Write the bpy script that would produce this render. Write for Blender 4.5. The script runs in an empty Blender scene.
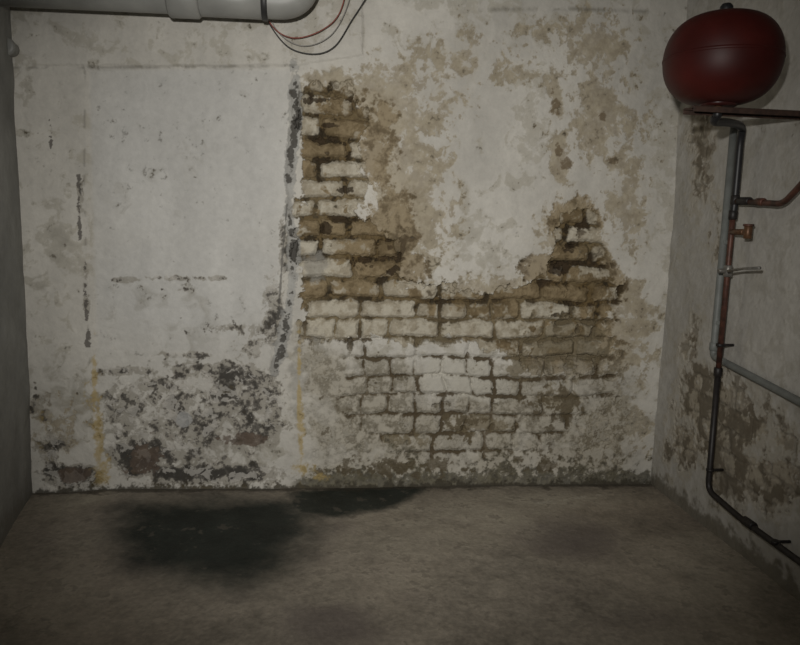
import bpy, math, numpy as np
from mathutils import Vector, Matrix
sc=bpy.context.scene
try: sc.view_settings.view_transform='Standard'
except Exception as e: print(e)
# ---------------- camera calibration (metres) ----------------
F_=700.0; YAW=math.radians(6.5); PIT=math.radians(8.0); ROL=math.radians(1.6); D=2.8
fw=Vector((math.sin(YAW)*math.cos(PIT),math.cos(YAW)*math.cos(PIT),-math.sin(PIT)))
r0=Vector((math.cos(YAW),-math.sin(YAW),0)); u0=r0.cross(fw)
rt=(r0*math.cos(ROL)+u0*math.sin(ROL)).normalized(); up=(u0*math.cos(ROL)-r0*math.sin(ROL)).normalized()
def ray(px,py): return fw+rt*((px-400)/F_)+up*((322.5-py)/F_)
d=ray(341,487); H=-d.z*D/d.y
C=Vector((0,0,H))
cd=bpy.data.cameras.new('camera'); cam=bpy.data.objects.new('camera',cd); sc.collection.objects.link(cam)
cd.sensor_width=36; cd.lens=36*F_/800; cd.clip_start=0.02
cam.matrix_world=Matrix(((rt.x,up.x,-fw.x,C.x),(rt.y,up.y,-fw.y,C.y),(rt.z,up.z,-fw.z,C.z),(0,0,0,1)))
sc.camera=cam
def onplane(px,py,o,n):
    d=ray(px,py); t=(o-C).dot(n)/d.dot(n); return C+d*t
def aty(px,py,y):
    d=ray(px,py); return C+d*((y-C.y)/d.y)
Z=Vector((0,0,1))
def onfloor(px,py): return onplane(px,py,Vector((0,0,0)),Z)
LC=aty(34,491,D); RC=aty(650,481,D); LC.z=0; RC.z=0
L1=onfloor(0,548); R1=onfloor(800,602)
ld=(L1-LC); ld.z=0; ld.normalize(); rd=(R1-RC); rd.z=0; rd.normalize()
ln=Vector((-ld.y,ld.x,0));  
if ln.x<0: ln=-ln
rn=Vector((-rd.y,rd.x,0))
if rn.x>0: rn=-rn
CEIL=2.14
# ---------------- numpy noise ----------------
def vn(x,y,seed):
    t=np.random.RandomState(seed).rand(256,256)
    xi=np.floor(x).astype(int); yi=np.floor(y).astype(int)
    fx=x-xi; fy=y-yi; fx=fx*fx*(3-2*fx); fy=fy*fy*(3-2*fy)
    a=t[xi&255,yi&255]; b=t[(xi+1)&255,yi&255]; c=t[xi&255,(yi+1)&255]; e=t[(xi+1)&255,(yi+1)&255]
    return (a*(1-fx)+b*fx)*(1-fy)+(c*(1-fx)+e*fx)*fy
def fbm(x,y,f,o=4,seed=1,g=.55):
    s=0;a=1;w=0
    for i in range(o):
        ca,sa=math.cos(i*1.1),math.sin(i*1.1)
        s=s+a*vn((x*ca-y*sa)*f+17.3*i,(x*sa+y*ca)*f+9.1*i,seed*13+i); w+=a; a*=g; f*=2.03
    return np.clip(((s/w)-.5)*1.7+.5,0,1)
def sst(a,b,x):
    t=np.clip((x-a)/(b-a),0,1); return t*t*(3-2*t)
def mix(a,b,t):
    a=np.asarray(a,float); b=np.asarray(b,float)
    if a.ndim==1: a=a[None,:]
    if b.ndim==1: b=b[None,:]
    return a*(1-t[:,None])+b*t[:,None]
def sdpoly(U,V,P):
    P=np.array(P); n=len(P); dist=np.full(U.shape,1e9); ins=np.zeros(U.shape,bool)
    for i in range(n):
        ax,ay=P[i]; bx,by=P[(i+1)%n]
        ex,ey=bx-ax,by-ay; t=np.clip(((U-ax)*ex+(V-ay)*ey)/(ex*ex+ey*ey+1e-12),0,1)
        dist=np.minimum(dist,(U-ax-ex*t)**2+(V-ay-ey*t)**2)
        c=((ay>V)!=(by>V))&(U<ex*(V-ay)/(ey if abs(ey)>1e-9 else 1e-9)+ax); ins^=c
    dist=np.sqrt(dist); return np.where(ins,dist,-dist)
def dline(U,V,P):
    dist=np.full(U.shape,1e9)
    for i in range(len(P)-1):
        ax,ay=P[i]; bx,by=P[i+1]; ex,ey=bx-ax,by-ay
        t=np.clip(((U-ax)*ex+(V-ay)*ey)/(ex*ex+ey*ey+1e-12),0,1)
        dist=np.minimum(dist,(U-ax-ex*t)**2+(V-ay-ey*t)**2)
    return np.sqrt(dist)
class Surf:
    def __init__(s,o,u,v,n): s.o,s.u,s.v,s.n=o,u,v,n
    def uv(s,px,py):
        p=onplane(px,py,s.o,s.n)-s.o; return (p.dot(s.u),p.dot(s.v))
    def P(s,pts): return [s.uv(*p) for p in pts]
    def blob(s,U,V,bl):
        r=np.zeros(U.shape)
        for cx,cy,rx,ry,st in bl:
            a=s.uv(cx,cy); b=s.uv(cx+rx,cy); c=s.uv(cx-rx,cy); e=s.uv(cx,cy+ry); f=s.uv(cx,cy-ry)
            m11=(b[0]-c[0])/2; m21=(b[1]-c[1])/2; m12=(e[0]-f[0])/2; m22=(e[1]-f[1])/2
            det=m11*m22-m12*m21; du=U-a[0]; dv=V-a[1]
            q=((m22*du-m12*dv)/det)**2+((-m21*du+m11*dv)/det)**2
            r=np.maximum(r,st*np.exp(-q*.8))
        return r
# ---------------- materials ----------------
def nmat(name):
    m=bpy.data.materials.new(name); m.use_nodes=True; nt=m.node_tree; b=nt.nodes['Principled BSDF']; return m,nt,b
def surfmat(name,rough,scale,bump,lo=.92,hi=1.07):
    m,nt,b=nmat(name); N=nt.nodes; L=nt.links
    at=N.new('ShaderNodeAttribute'); at.attribute_name='finish'
    tc=N.new('ShaderNodeTexCoord')
    n1=N.new('ShaderNodeTexNoise'); n1.inputs['Scale'].default_value=scale; n1.inputs['Detail'].default_value=8; n1.inputs['Roughness'].default_value=.7
    L.new(tc.outputs['Object'],n1.inputs['Vector'])
    mr=N.new('ShaderNodeMapRange'); mr.inputs[1].default_value=.3; mr.inputs[2].default_value=.7; mr.inputs[3].default_value=lo; mr.inputs[4].default_value=hi
    L.new(n1.outputs['Fac'],mr.inputs[0])
    vm=N.new('ShaderNodeVectorMath'); vm.operation='SCALE'
    L.new(at.outputs['Color'],vm.inputs[0]); L.new(mr.outputs[0],vm.inputs['Scale'])
    L.new(vm.outputs[0],b.inputs['Base Color'])
    b.inputs['Roughness'].default_value=rough
    b.inputs['Specular IOR Level'].default_value=.25
    bp=N.new('ShaderNodeBump'); bp.inputs['Strength'].default_value=bump; bp.inputs['Distance'].default_value=.003
    n2=N.new('ShaderNodeTexNoise'); n2.inputs['Scale'].default_value=scale*2; n2.inputs['Detail'].default_value=6
    L.new(tc.outputs['Object'],n2.inputs['Vector']); L.new(n2.outputs['Fac'],bp.inputs['Height']); L.new(bp.outputs[0],b.inputs['Normal'])
    return m
def objmat(name,col,rough=.5,metal=0,var=.25,scale=30,col2=None,spec=.5):
    m,nt,b=nmat(name); N=nt.nodes; L=nt.links
    tc=N.new('ShaderNodeTexCoord'); n=N.new('ShaderNodeTexNoise'); n.inputs['Scale'].default_value=scale; n.inputs['Detail'].default_value=6
    L.new(tc.outputs['Object'],n.inputs['Vector'])
    cr=N.new('ShaderNodeValToRGB'); c2=col2 or tuple(c*(1-var) for c in col)
    cr.color_ramp.elements[0].position=.35; cr.color_ramp.elements[1].position=.65
    cr.color_ramp.elements[0].color=(*c2,1); cr.color_ramp.elements[1].color=(*col,1)
    L.new(n.outputs['Fac'],cr.inputs[0]); L.new(cr.outputs[0],b.inputs['Base Color'])
    b.inputs['Roughness'].default_value=rough; b.inputs['Metallic'].default_value=metal; b.inputs['Specular IOR Level'].default_value=spec
    return m
def link(o): sc.collection.objects.link(o); return o
def grid(name,S,us,vs,func,mat,clip=None):
    nu,nv=len(us),len(vs); UU,VV=np.meshgrid(us,vs); U=UU.ravel(); V=VV.ravel()
    col,disp=func(S,U,V)
    o=np.array(S.o); P=o+np.outer(U,np.array(S.u))+np.outer(V,np.array(S.v))+np.outer(disp,np.array(S.n))
    i=np.arange(nu*nv).reshape(nv,nu)
    a=i[:-1,:-1].ravel(); b=i[:-1,1:].ravel(); c=i[1:,1:].ravel(); e=i[1:,:-1].ravel()
    if S.u.cross(S.v).dot(S.n)>0: q=np.stack([a,b,c,e],1)
    else: q=np.stack([a,e,c,b],1)
    me=bpy.data.meshes.new(name); me.vertices.add(len(P)); me.vertices.foreach_set('co',P.astype(np.float32).ravel())
    nf=len(q); me.loops.add(nf*4); me.loops.foreach_set('vertex_index',q.astype(np.int32).ravel())
    me.polygons.add(nf); me.polygons.foreach_set('loop_start',np.arange(0,nf*4,4,dtype=np.int32)); me.polygons.foreach_set('loop_total',np.full(nf,4,np.int32))
    me.update(calc_edges=True); me.validate()
    me.polygons.foreach_set('use_smooth',np.ones(nf,bool))
    at=me.attributes.new('finish','FLOAT_COLOR','POINT')
    c4=np.ones((len(P),4),np.float32); c4[:,:3]=np.clip(col,0.004,1); at.data.foreach_set('color',c4.ravel())
    me.materials.append(mat); return link(bpy.data.objects.new(name,me))
# ---------------- back wall ----------------
WHITE=(.55,.53,.48); DARK=(.035,.032,.028)
def back(S,U,V):
    wu=(fbm(U,V,14,3,91)-.5)*.05; wv=(fbm(U,V,14,3,92)-.5)*.05
    Uw=U+wu; Vw=V+wv
    n1=fbm(U,V,2.5,5,1); n2=fbm(Uw,Vw,8,6,2,.62); n3=fbm(U,V,28,4,3,.62); n4=fbm(U,V,80,3,4); n5=fbm(Uw,Vw,16,5,5,.62); n6=fbm(Uw*1.6,Vw*.45,6,5,6,.6); n7=fbm(U,V,45,4,7,.7)
    col=np.tile(np.array(WHITE),(len(U),1)); disp=(n1-.5)*.012+(n2-.5)*.004+(n3-.5)*.0015
    col=col*(.76+.22*n1+.18*n6)[:,None]
    jag=(n2-.5)*.15+(n3-.5)*.06+(n7-.5)*.03+(n4-.5)*.02
    pan=sdpoly(U,V,S.P([(86,66),(294,66),(286,240),(270,390),(250,500),(98,500)])); pin=sst(-.006,.008,pan+(n2-.5)*.03)
    inpan=sst(0,.02,pan)
    f=sst(.50,.60,n5*.5+n2*.3+n7*.2)*.5*(1-.8*inpan); col=mix(col,(.37,.345,.28),f)
    disp-=pin*.006
    smooth=inpan*S.blob(U,V,[(190,160,130,140,1),(190,280,120,70,1)]); col=mix(col,np.array((.545,.54,.515))[None,:]*(.86+.18*n6)[:,None],np.clip(smooth*1.1,0,.85))
    lines=np.exp(-(dline(U,V,S.P([(14,68),(292,66)]))/.005)**2)*.5*sst(.35,.6,n5); col=mix(col,(.2,.19,.17),lines)  # thin shade line along the panel top, painted into the colour
    lines=np.exp(-(dline(U,V,S.P([(85,66),(84,180),(88,340),(98,488)]))/.004)**2)*.5*sst(.45,.6,n5); col=mix(col,(.2,.19,.17),lines)  # painted shade line down the panel's left edge
    gb0=S.blob(U,V,[(60,420,40,60,1),(40,300,20,80,.5),(150,330,70,40,.4),(180,440,110,50,.8),(60,230,20,60,.4),(60,30,60,30,.3)]); k=sst(.2,.9,gb0*.7+(n5-.5)*.9+(n2-.5)*.4); col=mix(col,(.31,.295,.255),k*.7)
    # tan staining / peeled film
    tb=S.blob(U,V,[(385,110,50,60,.85),(400,200,45,90,.9),(445,190,20,90,.6),(470,60,110,40,.55),(595,45,50,45,.7),(605,120,50,60,.7),(575,240,45,50,.9),(625,200,30,70,.7),(610,330,50,70,.8),(430,100,60,50,.6),(330,90,50,30,.7),(556,100,10,40,.6),(560,160,14,30,.8),(520,290,100,20,.7),(55,440,40,50,.6),(610,440,60,60,.6),(640,330,20,120,.5),(540,30,60,20,.5)])
    tn=tb*.55+n5*.28+n2*.16+n7*.27
    t=sst(.61,.66,tn); t2=sst(.25,.9,tb*.8+n5*.5-.15)
    col=mix(col,(.39,.34,.25),t2*.42*(1-inpan)); col=mix(col,mix((.37,.315,.215),(.25,.20,.125),sst(.3,.7,n3*.4+n7*.3+n4*.3)),t*.58*(1-inpan)); disp-=t*.002
    cp=S.blob(U,V,[(553,100,8,14,1),(558,150,6,12,.8),(568,165,8,14,1),(604,117,6,6,1.1),(612,160,8,6,.8),(440,200,8,20,.4),(395,190,10,30,.5),(590,35,20,10,.4)])
    k=sst(.60,.66,cp*.42+n3*.3+n5*.3); col=mix(col,(.14,.10,.055),k*.75)
    bs=S.blob(U,V,[(375,150,32,50,.9),(392,225,28,45,1),(395,270,36,24,1),(350,240,40,50,.8),(575,225,32,32,1),(545,270,34,22,1),(595,285,34,38,1),(575,350,54,38,1),(605,330,20,30,.7),(350,100,40,14,.7),(385,120,18,25,.75)])
    b1=sst(.52,.61,bs*.55+n2*.20+n3*.13+n7*.18); bcol=mix((.30,.24,.15),(.13,.095,.05),sst(.35,.7,n5*.5+n7*.5)); col=mix(col,bcol,b1*.86); disp-=b1*.005
    # exposed brick
    bp=S.P([(298,90),(345,86),(366,108),(364,150),(372,190),(362,215),(388,236),(396,262),(405,285),(500,292),(545,272),(556,235),(578,210),(596,215),(600,270),(618,292),(612,315),(600,335),(596,372),(570,378),(535,374),(520,350),(470,345),(440,338),(300,342)])
    sdj=sdpoly(U,V,bp)+jag*.55; E=sst(-.004,.004,sdj)
    rim=np.exp(-(sdj/.006)**2)*sst(.35,.6,n5*.5+n7*.5)
    lo=sdpoly(U,V,S.P([(300,290),(612,290),(620,390),(570,430),(520,460),(420,462),(370,430),(340,400),(345,345),(300,345)])); Lo=sst(-.01,.03,lo+jag*.6)
    h=.0795; u00,v00=S.uv(300,299)
    w=(fbm(U,V,5,3,51)-.5)*.020+(n3-.5)*.006+(n5-.5)*.009; rr=(V-v00+w)/h; row=np.floor(rr); fr=rr-row
    off=np.where(row.astype(int)%2==0,.12,.0)+np.sin(row*12.9)*.045
    lw=.222; cc=(U-u00+off+(fbm(U,V,6,3,52)-.5)*.03+(n3-.5)*.008)/lw; ci=np.floor(cc); fc=cc-ci
    bh=np.abs(np.sin(row*91.7+ci*47.3)*4373.1)%1; bh2=np.abs(np.sin(row*31.7+ci*77.3)*2371.1)%1
    hd=(bh2>.72)
    dj=np.minimum(np.minimum(fr,1-fr)*h,np.minimum(fc,1-fc)*lw); dj=np.where(hd,np.minimum(dj,np.abs(fc-.5)*lw),dj)
    cx=np.minimum(fc,1-fc)*lw; cy=np.minimum(fr,1-fr)*h; rc=.022
    cor=np.where((cx<rc)&(cy<rc),rc-np.sqrt((rc-cx)**2+(rc-cy)**2),dj); dj=np.minimum(dj,np.maximum(cor,0))
    br=S.blob(U,V,[(330,140,30,60,.9),(340,110,40,16,.9),(370,250,50,35,1),(335,225,40,40,.9),(555,270,45,30,1.1),(595,300,40,50,1.1),(575,350,50,35,1),(450,298,150,8,.75),(370,300,60,10,.6),(600,365,20,30,.8),(580,220,25,40,.8)])
    jw=.0022+.006*np.clip(br,0,1)+(n5-.45)*.012
    jd=dj+(n4-.5)*.005+(n7-.5)*.004
    J=1-sst(jw,jw+.0035,jd); Js=1-sst(jw,jw+.016,dj)
    wb=mix((.50,.465,.38),(.35,.31,.235),sst(.3,.7,n3*.6+n7*.4)); bb=mix((.27,.21,.125),(.155,.115,.062),sst(.3,.7,n2*.6+n7*.4))
    paint=sst(.38,.50,n5*.34+bh*.40+.20-br*.28+(n3-.5)*.3+n7*.08)
    bc=mix(bb,wb,np.clip(paint,0,1)*.95); jc=mix((.20,.16,.095),mix((.13,.09,.04),(.035,.026,.014),sst(.40,.60,n5*.6+n7*.4)),np.clip(br*1.0+.2+(n5-.5)*1.4,0,1))
    ex=mix(bc,jc,J)
    col=mix(col,ex,E); disp-=E*(.008+J*.008+Js*.012-(bh-.5)*.009-(n3-.5)*.004)
    col=mix(col,(.12,.09,.045),rim*.65*np.clip(br+.3,0,1))
    pk=sst(.60,.65,n5*.42+n3*.3+br*.18*(.4+J)+n7*.04)*np.maximum(E,b1)*br; col=mix(col,(.05,.033,.017),np.clip(pk,0,1)*.85); disp-=np.clip(pk,0,1)*.010
    for (x,y,rx,ry) in [(326,228,9,7),(299,118,4,16),(394,271,7,5),(572,248,10,7),(558,270,16,8),(580,330,10,6),(402,378,7,4),(345,190,8,4),(568,369,10,5),(495,408,7,6),(350,345,3,12),(560,315,14,4),(440,405,10,3),(315,100,18,4),(330,125,16,3),(467,428,6,4)]:
        b=S.blob(U,V,[(x,y,rx,ry,1)]); k=sst(.45,.6,b*.75+(n3-.5)*.6+(n4-.5)*.3); col=mix(col,(.04,.027,.015),k*.88); disp-=k*.010
    # grimy lower area
    g=sdpoly(U,V,S.P([(298,340),(380,365),(430,385),(520,375),(600,350),(630,400),(640,500),(296,500)]))
    G=sst(-.10,.10,g+jag*.8); sp=sst(.36,.60,n7*.5+n3*.22+n5*.2+n4*.08)
    col=mix(col,mix((.37,.34,.275),(.16,.138,.095),sp),G*.84*(.66+.34*sst(.3,.6,n2)))
    wi=S.blob(U,V,[(455,375,55,26,1),(480,388,40,22,.9),(400,335,70,16,.7)]); k=sst(.47,.57,wi*.6+n5*.2+n7*.1)*(1-E); col=mix(col,(.50,.48,.42),k*.8)
    fl=sst(.58,.62,n7*.5+n5*.5)*G; col=mix(col,(.45,.425,.365),fl*.5); disp+=fl*.002
    # whitewashed brick with open joints
    jl=J*Lo*(1-E)*sst(.34,.50,n2*.5+n5*.5); col=mix(col,(.10,.075,.042),jl*.85); disp-=(J*.005+Js*.009-(bh-.5)*.005)*Lo*(1-E)
    dk=sst(.59,.65,n5*.45+n3*.25+J*.28+n7*.05)*Lo*(1-E*.5); col=mix(col,(.075,.055,.03),dk*.75)
    brow=S.blob(U,V,[(570,340,60,30,1),(520,365,20,20,.8),(480,425,36,12,1),(430,370,45,14,.6),(430,340,50,10,.5),(560,400,40,20,.8),(400,440,40,12,.7)]); k=sst(.55,.61,brow*.45+n5*.30+n3*.15+n7*.17)*Lo; col=mix(col,(.19,.155,.095),k*.65)
    right_of=sst(-.02,.05,U-S.uv(290,480)[0])
    low=np.exp(-np.maximum(V,0)/.10); gb=sst(.42,.54,low*.5+n7*.3+n2*.2)*right_of; col=mix(col,mix((.11,.098,.058),(.04,.036,.025),n4),gb*.78)
    bq=S.blob(U,V,[(400,468,90,14,.9),(540,460,60,20,.8),(560,410,50,35,.8),(340,470,40,10,.8),(470,425,50,14,.8),(360,410,60,40,.5)]); k=sst(.585,.625,bq*.38+n5*.25+n3*.2+n7*.2); col=mix(col,(.10,.078,.045),k*.7); disp-=k*.002
    # mould on the doorway panel
    mb=S.blob(U,V,[(240,375,60,14,.95),(250,345,30,25,.65),(276,310,14,50,.9),(284,250,7,60,.7),(130,372,40,6,.85),(160,385,50,12,.85),(200,400,85,24,.78),(130,400,30,25,.85),(140,455,40,28,1.15),(250,430,46,20,.85),(210,474,95,12,1.05),(268,395,22,36,.9),(230,330,40,8,.5),(180,420,100,60,.8),(70,475,34,14,1.3),(125,280,16,4,.7),(165,278,30,4,.75),(210,279,30,4,.7),(170,290,50,3,.4),(45,410,22,40,.45),(180,355,40,5,.65),(80,200,5,30,.8),(86,300,6,35,.7),(70,300,20,40,.35),(35,400,8,40,.5),(50,450,25,25,.75)])
    m0=mb*.58+n5*.34+n2*.20
    m=m0+(n3-.5)*.26+(n7-.5)*.34+(n4-.5)*.08
    bare=sst(.54,.61,m0+(n7-.5)*.25)*sst(.3,.42,mb); col=mix(col,mix((.33,.31,.265),(.20,.18,.145),n3),bare*.75)
    M=sst(.695,.73,m); col=mix(col,mix((.13,.12,.105),DARK,sst(.72,.88,m)),M*.90); disp-=M*.003
    fl=sst(.585,.625,fbm(Uw,Vw,22,5,8,.65)*.8+n4*.2)*sst(.4,.7,mb); col=mix(col,(.47,.45,.41),fl*.7); disp+=fl*.002
    rb=S.blob(U,V,[(75,475,24,11,1),(145,460,22,18,1),(245,440,36,9,.95),(150,435,12,8,.6),(120,470,15,10,.6)]); k=sst(.55,.60,rb*.6+n3*.2+n7*.15); col=mix(col,mix((.07,.05,.04),(.16,.12,.09),n3),k*.8)
    pt=S.blob(U,V,[(184,420,9,9,1)]); col=mix(col,(.36,.36,.35),sst(.5,.6,pt+(n3-.5)*.2)*.8)
    # cement repair seam between panel and brick
    dl=dline(U,V,S.P([(294,66),(296,120),(290,180),(288,215),(294,240),(292,280),(285,330),(274,372)]))
    k=sst(.38,.48,np.exp(-(dl/.028)**2)*.5+n5*.4+n7*.15-.12); col=mix(col,mix((.40,.40,.38),(.23,.225,.21),n3),k*.75); disp+=k*.003
    dk=sst(.61,.66,np.exp(-(dl/.024)**2)*.34+n5*.33+n7*.30); col=mix(col,(.055,.05,.043),dk*.85); disp-=dk*.005
    dl2=dline(U,V,S.P([(287,205),(282,260),(278,320)])); k=sst(.5,.58,np.exp(-(dl2/.008)**2)*.45+n3*.2+n7*.2); col=mix(col,(.11,.105,.095),k*.7)
    gl=S.blob(U,V,[(315,265,16,22,.9),(318,335,22,14,.6),(296,385,10,40,.8)]); k=sst(.4,.6,gl*.6+n3*.3); col=mix(col,(.31,.30,.27),k*.6)
    # yellow mineral runs
    yl=S.blob(U,V,[(94,380,3,50,.95),(98,440,6,45,1.05),(103,470,11,20,1),(90,400,9,30,.6),(299,395,2.5,70,1),(301,440,4,50,.9),(302,470,14,10,1),(320,477,20,5,.8),(40,440,5,40,.6),(200,488,100,4,.6)]); k=sst(.36,.75,yl*.8+(n7-.5)*.6+(n5-.5)*.5); col=mix(col,(.41,.31,.13),k*.72)
    ch=np.exp(-(dline(U,V,S.P([(78,165),(80,240)]))/.012)**2)+np.exp(-(dline(U,V,S.P([(85,285),(88,345)]))/.012)**2)+np.exp(-(dline(U,V,S.P([(50,120),(52,160)]))/.008)**2)*.8
    k=sst(.62,.68,ch*.4+n4*.3+n3*.35); col=mix(col,(.10,.09,.08),k*.85)
    shade_edge=np.exp(-(dline(U,V,S.P([(365,0),(363,58),(330,72),(297,68)]))/.004)**2); col=mix(col,(.27,.25,.2),shade_edge*.5*sst(.3,.6,n5));  # shade line painted along the raised band's corner
    shade_edge=np.exp(-(dline(U,V,S.P([(480,10),(560,8),(680,13)]))/.008)**2); col=mix(col,(.17,.16,.13),shade_edge*.6*sst(.3,.6,n2))  # shadow edge at the wall top, painted as a dark line
    ab=sdpoly(U,V,S.P([(-20,-60),(363,-60),(363,55),(297,66),(-20,66)])); disp+=sst(-.004,.008,ab+(n3-.5)*.008)*.008
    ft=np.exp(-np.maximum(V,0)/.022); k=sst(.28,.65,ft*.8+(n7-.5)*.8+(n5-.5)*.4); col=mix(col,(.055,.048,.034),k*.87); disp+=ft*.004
    return col,disp
plaster=surfmat('peeling_plaster',.85,38,.45)
W=(RC-LC).length
SB=Surf(LC.copy(),Vector((1,0,0)),Z,Vector((0,-1,0)))
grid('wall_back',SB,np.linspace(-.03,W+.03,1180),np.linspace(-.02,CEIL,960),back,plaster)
# ---------------- right / left wall ----------------
def right(S,U,V):
    Uw=U+(fbm(U,V,14,3,93)-.5)*.05; Vw=V+(fbm(U,V,14,3,94)-.5)*.05
    n1=fbm(U,V,2.5,4,21); n2=fbm(Uw,Vw,8,5,22,.62); n3=fbm(U,V,28,4,23,.62); n4=fbm(U,V,80,3,24); n5=fbm(Uw,Vw,16,5,25,.62); n7=fbm(U,V,45,4,27,.7)
    col=np.tile(np.array((.45,.435,.40)),(len(U),1))*(.82+.28*n1)[:,None]; disp=(n1-.5)*.016+(n2-.5)*.005+(n3-.5)*.002
    tb=S.blob(U,V,[(695,400,22,45,1.1),(735,430,45,35,1.2),(690,350,12,30,.7),(700,150,16,60,.8),(715,230,14,40,.6),(690,440,30,30,1),(770,480,35,35,1),(780,440,30,24,.9),(745,470,40,30,1.1),(720,400,30,30,1)])
    h=.0795; rr=(V+(n5-.5)*.02+(n3-.5)*.01)/h; row=np.floor(rr); fr=rr-row; cc=(U+(n5-.5)*.02+np.where(row.astype(int)%2==0,.11,0))/.222; fc=cc-np.floor(cc)
    dj=np.minimum(np.minimum(fr,1-fr)*h,np.minimum(fc,1-fc)*.222); jw=.002+(n2-.4)*.014; J=1-sst(jw,jw+.006,dj+(n4-.5)*.006)
    tt=tb*.5+n2*.26+n5*.24+(n3-.5)*.12+(n7-.5)*.2+.03
    t=sst(.56,.61,tt); ex=mix(mix((.34,.295,.215),(.17,.135,.09),sst(.35,.6,n3*.3+n7*.3+n5*.4)),(.09,.073,.045),J*.5)
    col=mix(col,ex,t*.75); disp-=t*(.004+J*.004)
    ring=sst(.40,.54,tt)*(1-t); col=mix(col,(.36,.325,.255),ring*.55)
    f=sst(.52,.62,n5*.6+n7*.4)*.35; col=mix(col,(.33,.31,.26),f)
    dk=sst(.61,.66,tb*.3+n5*.37+n3*.3+n7*.03); col=mix(col,(.10,.08,.05),dk*.6)
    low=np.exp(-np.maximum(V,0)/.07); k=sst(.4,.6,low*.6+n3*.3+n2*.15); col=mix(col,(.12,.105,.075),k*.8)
    return col,disp
def left(S,U,V):
    n1=fbm(U,V,2.5,4,31); n2=fbm(U,V,9,5,32); n3=fbm(U,V,28,4,33)
    col=np.tile(np.array((.29,.29,.275)),(len(U),1))*(.8+.3*n1)[:,None]*(.85+.3*n2)[:,None]; disp=(n1-.5)*.012+(n2-.5)*.004
    low=np.exp(-np.maximum(V,0)/.12); k=sst(.45,.7,low*.5+n2*.35+n3*.2); col=mix(col,(.15,.14,.12),k*.7)
    return col,disp
SR=Surf(RC.copy(),rd.copy(),Z,rn.copy()); SL=Surf(LC.copy(),ld.copy(),Z,ln.copy())
YF=-1.2
lr=(D-YF)/abs(rd.y); ll=(D-YF)/abs(ld.y)
vs=np.linspace(-.02,CEIL,560)
grid('wall_right',SR,np.concatenate([np.linspace(-.0,1.3,420),np.linspace(1.35,lr,30)]),vs,right,plaster)
grid('wall_left',SL,np.concatenate([np.linspace(-.0,1.0,200),np.linspace(1.05,ll,30)]),np.linspace(-.02,CEIL,300),left,plaster)
# ---------------- floor ----------------
def floorf(S,U,V):
    n1=fbm(U,V,1.6,4,41); n2=fbm(U,V,5,6,42,.62); n3=fbm(U,V,24,4,43,.65); n4=fbm(U,V,90,3,44); n5=fbm(U,V,12,5,45,.6)
    col=mix((.275,.235,.185),(.33,.295,.24),n1); col=col*(.58+.48*n2+.24*(n3-.5)+.20*(n4-.5)+.14*(n5-.5))[:,None]
    lt=S.blob(U,V,[(480,520,110,22,1),(90,500,50,12,1),(560,500,80,9,1),(700,560,60,40,.6),(60,590,80,40,.5),(400,540,80,20,.6),(400,580,90,20,.4)]); col=mix(col,(.39,.355,.285),np.clip(lt*.8*(.2+n5),0,.8))
    dk=S.blob(U,V,[(570,540,50,22,.9),(330,625,60,25,1),(200,540,170,62,.6),(700,520,40,10,.6),(40,545,30,30,.6),(420,600,40,15,.45),(620,620,80,20,.6),(560,590,60,14,.5),(200,620,80,20,.4)]); col=mix(col,(.12,.10,.09),np.clip(sst(.2,.9,dk+(n2-.5)*.6)*.75,0,1))
    a=sdpoly(U,V,S.P([(135,508),(200,500),(285,503),(304,515),(300,545),(285,572),(250,586),(190,582),(140,564),(118,535)]))
    b=sdpoly(U,V,S.P([(288,492),(340,484),(430,485),(425,492),(395,506),(340,516),(298,512)]))
    wv=(n2-.5)*.11+(n3-.5)*.05
    A=sst(-.13,.09,a+wv); B=sst(-.03,.035,b+wv*.5); wet=np.maximum(A,B)
    col=mix(col,mix((.011,.015,.012),(.024,.030,.025),n5),np.clip(wet,0,1)*.96)
    sp=sst(.70,.77,n3*.6+n5*.4); col=mix(col,(.12,.105,.085),sp*.45)
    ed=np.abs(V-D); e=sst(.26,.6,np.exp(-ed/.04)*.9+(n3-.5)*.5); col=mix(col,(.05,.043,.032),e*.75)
    sc_=np.exp(-(dline(U,V,S.P([(500,508),(560,500),(600,494)]))/.01)**2)*sst(.45,.6,n3); col=mix(col,(.46,.43,.36),sc_*.5)
    return col,(n1-.5)*.012+(n2-.5)*.005+(n3-.5)*.002-.002
conc=surfmat('stained_concrete',.7,60,.5,.82,1.14)
SF=Surf(Vector((0,0,0)),Vector((1,0,0)),Vector((0,1,0)),Z)
xl=LC.x+ld.x*ll; xr=RC.x+rd.x*lr
x0=min(xl,LC.x); x1=max(xr,RC.x)
grid('floor',SF,np.linspace(x0-.02,x1+.02,900),np.concatenate([np.linspace(YF,1.1,60),np.linspace(1.11,D+.02,600)]),floorf,conc)
def plain(S,U,V):
    n=fbm(U,V,3,4,71); return np.tile(np.array((.35,.34,.32)),(len(U),1))*(.8+.3*n)[:,None],(n-.5)*.006
SC=Surf(Vector((0,0,CEIL)),Vector((1,0,0)),Vector((0,1,0)),-Z)
grid('ceiling',SC,np.linspace(x0-.02,x1+.02,80),np.linspace(YF,D+.02,80),plain,plaster)
SW=Surf(Vector((0,YF,0)),Vector((1,0,0)),Z,Vector((0,1,0)))
grid('wall_front',SW,np.linspace(x0-.02,x1+.02,60),np.linspace(-.01,CEIL,60),plain,plaster)
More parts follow.
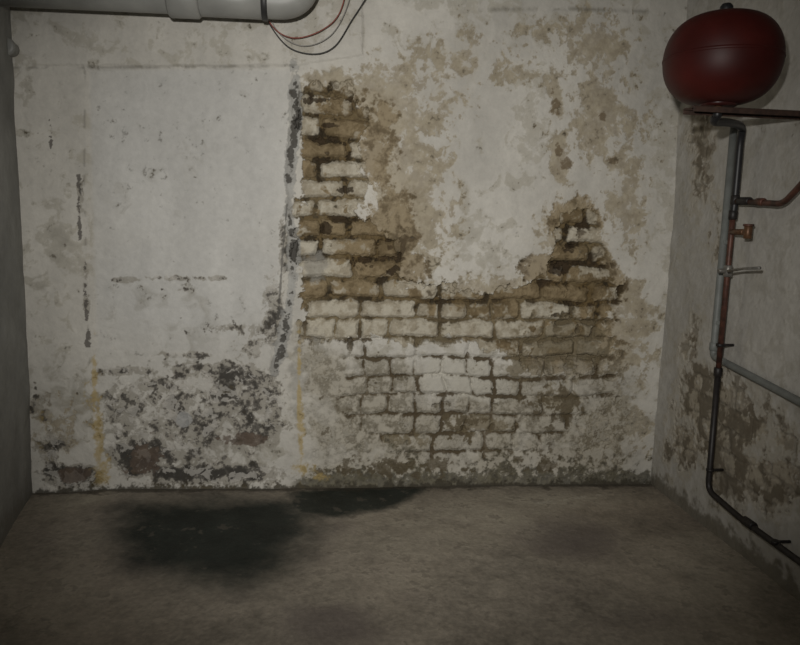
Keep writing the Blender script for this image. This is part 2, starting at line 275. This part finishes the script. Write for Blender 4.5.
# ---------------- mesh helpers ----------------
def mk(name,vs,fs,mat,parent=None,smooth=True):
    me=bpy.data.meshes.new(name); me.from_pydata([tuple(v) for v in vs],[],fs); me.validate(); me.update()
    for p in me.polygons: p.use_smooth=smooth
    me.materials.append(mat); o=link(bpy.data.objects.new(name,me))
    if parent: o.parent=parent
    return o
def empty(name): 
    o=bpy.data.objects.new(name,None); o.empty_display_size=.05; return link(o)
def smoothpath(P,sub=8):
    P=[Vector(p) for p in P]; out=[]
    for i in range(len(P)-1):
        a=P[max(i-1,0)];b=P[i];c=P[i+1];e=P[min(i+2,len(P)-1)]
        for k in range(sub):
            t=k/sub; out.append(.5*((2*b)+(c-a)*t+(2*a-5*b+4*c-e)*t*t+(3*b-a-3*c+e)*t**3))
    out.append(P[-1]); return out
def fillet(P,r=.04,n=7):
    P=[Vector(p) for p in P]; out=[P[0]]
    for i in range(1,len(P)-1):
        a=(P[i-1]-P[i]); b=(P[i+1]-P[i]); rr=min(r,a.length*.45,b.length*.45); a=P[i]+a.normalized()*rr; b=P[i]+b.normalized()*rr
        for k in range(n+1):
            t=k/n; out.append(a*(1-t)**2+P[i]*2*t*(1-t)+b*t*t)
    out.append(P[-1]); return out
def tube(name,P,r,mat,parent=None,seg=20):
    vs=[];fs=[]; n=len(P); R=r if isinstance(r,(list,tuple)) else [r]*n
    t=(P[1]-P[0]).normalized(); a=t.orthogonal().normalized()
    for i,p in enumerate(P):
        t=((P[min(i+1,n-1)]-P[max(i-1,0)])).normalized(); a=(a-t*a.dot(t)).normalized(); b=t.cross(a)
        for k in range(seg):
            w=2*math.pi*k/seg; vs.append(p+(a*math.cos(w)+b*math.sin(w))*R[i])
    for i in range(n-1):
        for k in range(seg): fs.append((i*seg+k,i*seg+(k+1)%seg,(i+1)*seg+(k+1)%seg,(i+1)*seg+k))
    fs.append(tuple(range(seg))[::-1]); fs.append(tuple((n-1)*seg+k for k in range(seg)))
    return mk(name,vs,fs,mat,parent)
def cyl(name,a,b,r,mat,parent=None,seg=24,bev=.15):
    a=Vector(a);b=Vector(b);d=(b-a); L=d.length; e=min(r*bev,L*.2); d.normalize()
    return tube(name,[a,a+d*1e-4,a+d*e,b-d*e,b-d*1e-4,b],[r*.5,r-e,r,r,r-e,r*.5],mat,parent,seg)
def lathe(name,prof,c,mat,parent=None,seg=72):
    vs=[];fs=[]
    for r,z in prof:
        for k in range(seg): w=2*math.pi*k/seg; vs.append((c.x+r*math.cos(w),c.y+r*math.sin(w),c.z+z))
    for i in range(len(prof)-1):
        for k in range(seg): fs.append((i*seg+k,i*seg+(k+1)%seg,(i+1)*seg+(k+1)%seg,(i+1)*seg+k))
    fs.append(tuple(range(seg))[::-1]); fs.append(tuple((len(prof)-1)*seg+k for k in range(seg)))
    return mk(name,vs,fs,mat,parent)
def box(name,o,ax,ay,az,mat,parent=None):
    vs=[o+ax*i+ay*j+az*k for i in(-.5,.5) for j in(-.5,.5) for k in(-.5,.5)]
    fs=[(0,1,3,2),(4,6,7,5),(0,4,5,1),(2,3,7,6),(0,2,6,4),(1,5,7,3)]
    ob=mk(name,vs,fs,mat,parent,False); m=ob.modifiers.new('b','BEVEL'); m.width=.0015; m.segments=2; return ob
def onR(px,py,off): return onplane(px,py,RC+rn*off,rn)
# ---------------- materials for objects ----------------
RED=objmat('red_enamel',(.060,.008,.006),.5,0,.4,8,None,.25)
REDD=objmat('red_enamel_dark',(.04,.006,.005),.4,0,.2,8)
RUST=objmat('rusty_steel',(.06,.032,.022),.7,.2,.5,60)
COP=objmat('oxidised_copper_pipe',(.12,.05,.034),.5,.3,.5,40,(.045,.024,.018))
BLK=objmat('black_pipe',(.015,.015,.017),.45,0,.4,50)
DRK=objmat('dark_painted_pipe',(.024,.02,.019),.5,.2,.5,50)
BRS=objmat('brass_fitting',(.15,.075,.038),.45,.5,.4,60)
GRY=objmat('grey_conduit_plastic',(.18,.19,.18),.55,0,.25,25)
PVC=objmat('grey_pvc',(.31,.31,.29),.45,0,.2,10)
STL=objmat('zinc_steel',(.26,.25,.23),.4,.6,.3,60)
CBK=objmat('cable_black',(.03,.03,.03),.5)
CRD=objmat('cable_red',(.28,.07,.05),.5)
CGR=objmat('cable_grey',(.3,.29,.27),.5)
# ---------------- expansion tank ----------------
tank=empty('expansion_tank')
yt=2.0; tc=aty(722,60,yt); Zd=(tc-C).dot(fw); R=56/F_*Zd; HH=R*.78
prof=[]
for i in range(33):
    a=-math.pi/2+math.pi*i/32; c=max(math.cos(a),0); s=math.sin(a)
    r=R*(c**.62); z=HH*math.copysign(abs(s)**1.0,s)
    prof.append((max(r,.012),z))
lathe('shell',prof,tc,RED,tank)
lathe('seam_band',[(R*.985,-.006),(R*1.006,-.004),(R*1.010,0),(R*1.006,.004),(R*.985,.006)],tc,RED,tank)
lathe('base_flange',[(.05,-HH-.004),(.05,-HH+.006),(.045,-HH+.01)],tc,REDD,tank,40)
lathe('air_valve_cap',[(.018,HH-.005),(.018,HH+.02),(.012,HH+.028)],tc,BLK,tank,24)
nz=tc+Vector((0,0,-HH))
cyl('nozzle',nz+Vector((0,0,.004)),nz+Vector((0,0,-.035)),.012,BRS,tank)
bz=nz.z-.012
wallhit=tc-rn*((tc-RC).dot(rn)); wallhit.z=bz
dirw=-rn
mid=Vector((tc.x,tc.y,bz)); 
ctr=(mid+rn*.09+wallhit)/2; Lb=(wallhit-(mid+rn*.09)).length
for s,nm in((-1,'bracket_arm'),(1,'bracket_arm_2')):
    box(nm,ctr+rd*s*.022,dirw*Lb,rd*.014,Z*.006,RUST,tank)
    box(nm+'_web',ctr+rd*s*.029+Z*-.006,dirw*Lb,rd*.003,Z*.016,RUST,tank)
box('bracket_wall_plate',wallhit+rn*.004,rn*.006,rd*.08,Z*.05,RUST,tank)
# ---------------- heating pipe run ----------------
hp=empty('heating_pipe')
A=nz+Vector((0,0,-.03)); 
pv_top=onR(741,134,.05); pv1=onR(735,200,.05); pv1.x,pv1.y=pv_top.x,pv_top.y
pv2=onR(728,268,.05); pv3=onR(718,372,.05); pv4=onR(708,490,.05)
tube('flex_hose',smoothpath([A+Z*.01,A,A+Vector((.012,.03,-.012)),(A+pv_top)/2+Z*.008,pv_top+Z*.02,pv_top-Z*.04,pv1,onR(733,215,.05)]),.0125,BLK,hp)
m2=onR(733,215,.05)
tube('copper_riser',[m2,(m2+pv2)/2,pv2,pv3],.0095,COP,hp)
tube('lower_riser',fillet([pv3,pv4,onR(740,518,.045),onR(800,562,.045),onR(900,640,.045)],.035),.0105,DRK,hp)
for i,(x,y) in enumerate([(735,200),(733,215),(718,372)]):
    p=onR(x,y,.05); cyl('coupling_%d'%i,p+Z*.016,p-Z*.016,.0145,DRK,hp)
p=onR(744,520,.045); q=onR(754,527,.045); cyl('floor_coupling',p,q,.015,DRK,hp)
b0=onR(735,201,.05)
tube('branch_pipe',fillet([b0,onR(783,204,.05),onR(800,186,.05),onR(830,150,.05)],.03),.0095,COP,hp)
cyl('branch_nut',onR(739,201,.05),onR(750,201,.05),.013,DRK,hp)
cyl('branch_nut_2',onR(757,202,.05),onR(764,202,.05),.0125,COP,hp)
v0=onR(732,232,.05)
cyl('drain_cock_body',v0,onR(744,232,.06),.010,BRS,hp)
vb=onR(748,232,.062); cyl('drain_cock_cap',vb+Z*.020,vb-Z*.022,.013,BRS,hp); cyl('drain_cock_knob',vb+Z*.026,vb+Z*.018,.017,COP,hp)
v=onR(728,271,.05); cyl('valve_body',v+Z*.02,v-Z*.02,.014,STL,hp); cyl('valve_stem',v,v+rn*.035,.008,STL,hp)
l0=onR(728,271,.085); l1=onR(760,268,.085); tube('valve_lever',[l0,(l0+l1)/2+Z*.003,l1],[.005,.004,.005],STL,hp,12)
for i,(x,y) in enumerate([(720,345),(710,470),(775,542)]):
    p=onR(x,y,.05); cyl('clamp_%d'%i,p,p-rn*.05,.005,DRK,hp); cyl('clamp_ring_%d'%i,p+Z*.006,p-Z*.006,.0135,DRK,hp)
# ---------------- grey conduit ----------------
gc=empty('conduit_pipe')
g0=onR(738,128,.022); g1=onR(713,356,.022); g0.x,g0.y=g1.x,g1.y
gt=Vector((g1.x,g1.y,g0.z+.02))
tube('run',fillet([gt,g1,onR(800,402,.022),onR(900,456,.022)],.02),.0125,GRY,gc)
for i,p in enumerate([g1*.5+gt*.5,g1*.85+gt*.15]): box('clip_%d'%i,p-rn*.006,rn*.026,rd*.03,Z*.014,GRY,gc)
cyl('elbow_socket',g1+Z*.05,g1+Z*.02,.0155,GRY,gc)
# ---------------- ceiling drain pipe ----------------
dp=empty('drain_pipe')
yp=2.62
a=aty(-40,-4,yp); b=aty(165,-1,yp); c=aty(304,2,yp); zz=c.z-.004; a.z=b.z=c.z=zz
Rp=.064
xw=LC.x+ld.x/abs(ld.y)*(D-yp)
a.x=xw+.0
tube('main_run',fillet([Vector((a.x,yp,zz-.012)),Vector((b.x,yp,zz-.004)),Vector((c.x,yp,zz)),Vector((c.x,yp,CEIL+.0))],.09,12),Rp*.9,PVC,dp,40)
s1=aty(168,0,yp).x; s2=aty(200,0,yp).x; s3=aty(262,0,yp).x; s4=aty(268,0,yp).x
cyl('socket',(s1,yp,zz-.004),(s2,yp,zz-.002),Rp*1.10,PVC,dp,40,.1)
cyl('sleeve',(s2,yp,zz-.002),(s3,yp,zz),Rp*.97,PVC,dp,40,.05)
cyl('strap',(s3,yp,zz),(s4,yp,zz),Rp*1.04,CBK,dp,40,.03)
st=empty('capped_pipe_stub')
p=aty(5,46,D-.07)
cyl('stub',Vector((p.x,D,p.z)),p,.026,PVC,st); cyl('stub_rim',p+Vector((0,.02,0)),p+Vector((0,-.004,0)),.032,PVC,st)
def cable(name,pts,r,mat,y):
    tube(name,smoothpath([aty(px,py,y+dy) for px,py,dy in pts],8),r,mat,None,8)
cable('hanging_cable',[(258,-28,.0),(262,5,.0),(272,28,0),(290,48,0),(315,54,0),(335,46,0),(352,20,0),(368,-5,0),(380,-28,0)],.0022,CBK,2.755)
cable('hanging_cable.001',[(256,-28,0),(263,8,0),(276,30,0),(296,38,0),(322,30,.0),(340,12,.0),(350,-28,0)],.0022,CRD,2.748)
cable('hanging_cable.002',[(260,-28,0),(268,12,0),(282,36,0),(305,46,.0),(330,36,.0),(346,10,.0),(356,-28,.0)],.0018,CGR,2.762)
# ---------------- lights ----------------
sp=bpy.data.lights.new('flash','SPOT'); sp.energy=185; sp.spot_size=math.radians(79); sp.spot_blend=1; sp.shadow_soft_size=.03; sp.color=(1,.97,.92)
so=link(bpy.data.objects.new('camera_flash',sp)); so.location=C+up*.22-rt*.10
tgt=aty(390,265,D); so.rotation_euler=(tgt-so.location).to_track_quat('-Z','Y').to_euler()
w=bpy.data.worlds.new('world'); sc.world=w; w.use_nodes=True; w.node_tree.nodes['Background'].inputs[0].default_value=(.5,.52,.5,1); w.node_tree.nodes['Background'].inputs[1].default_value=.05
ar=bpy.data.lights.new('fill_point','POINT'); ar.energy=4.5; ar.shadow_soft_size=.15; ar.color=(1,.98,.94)  # added fill lamp out of view, lifts the floor
ao=link(bpy.data.objects.new('fill_light',ar)); ao.location=(.1,.6,CEIL-.15)
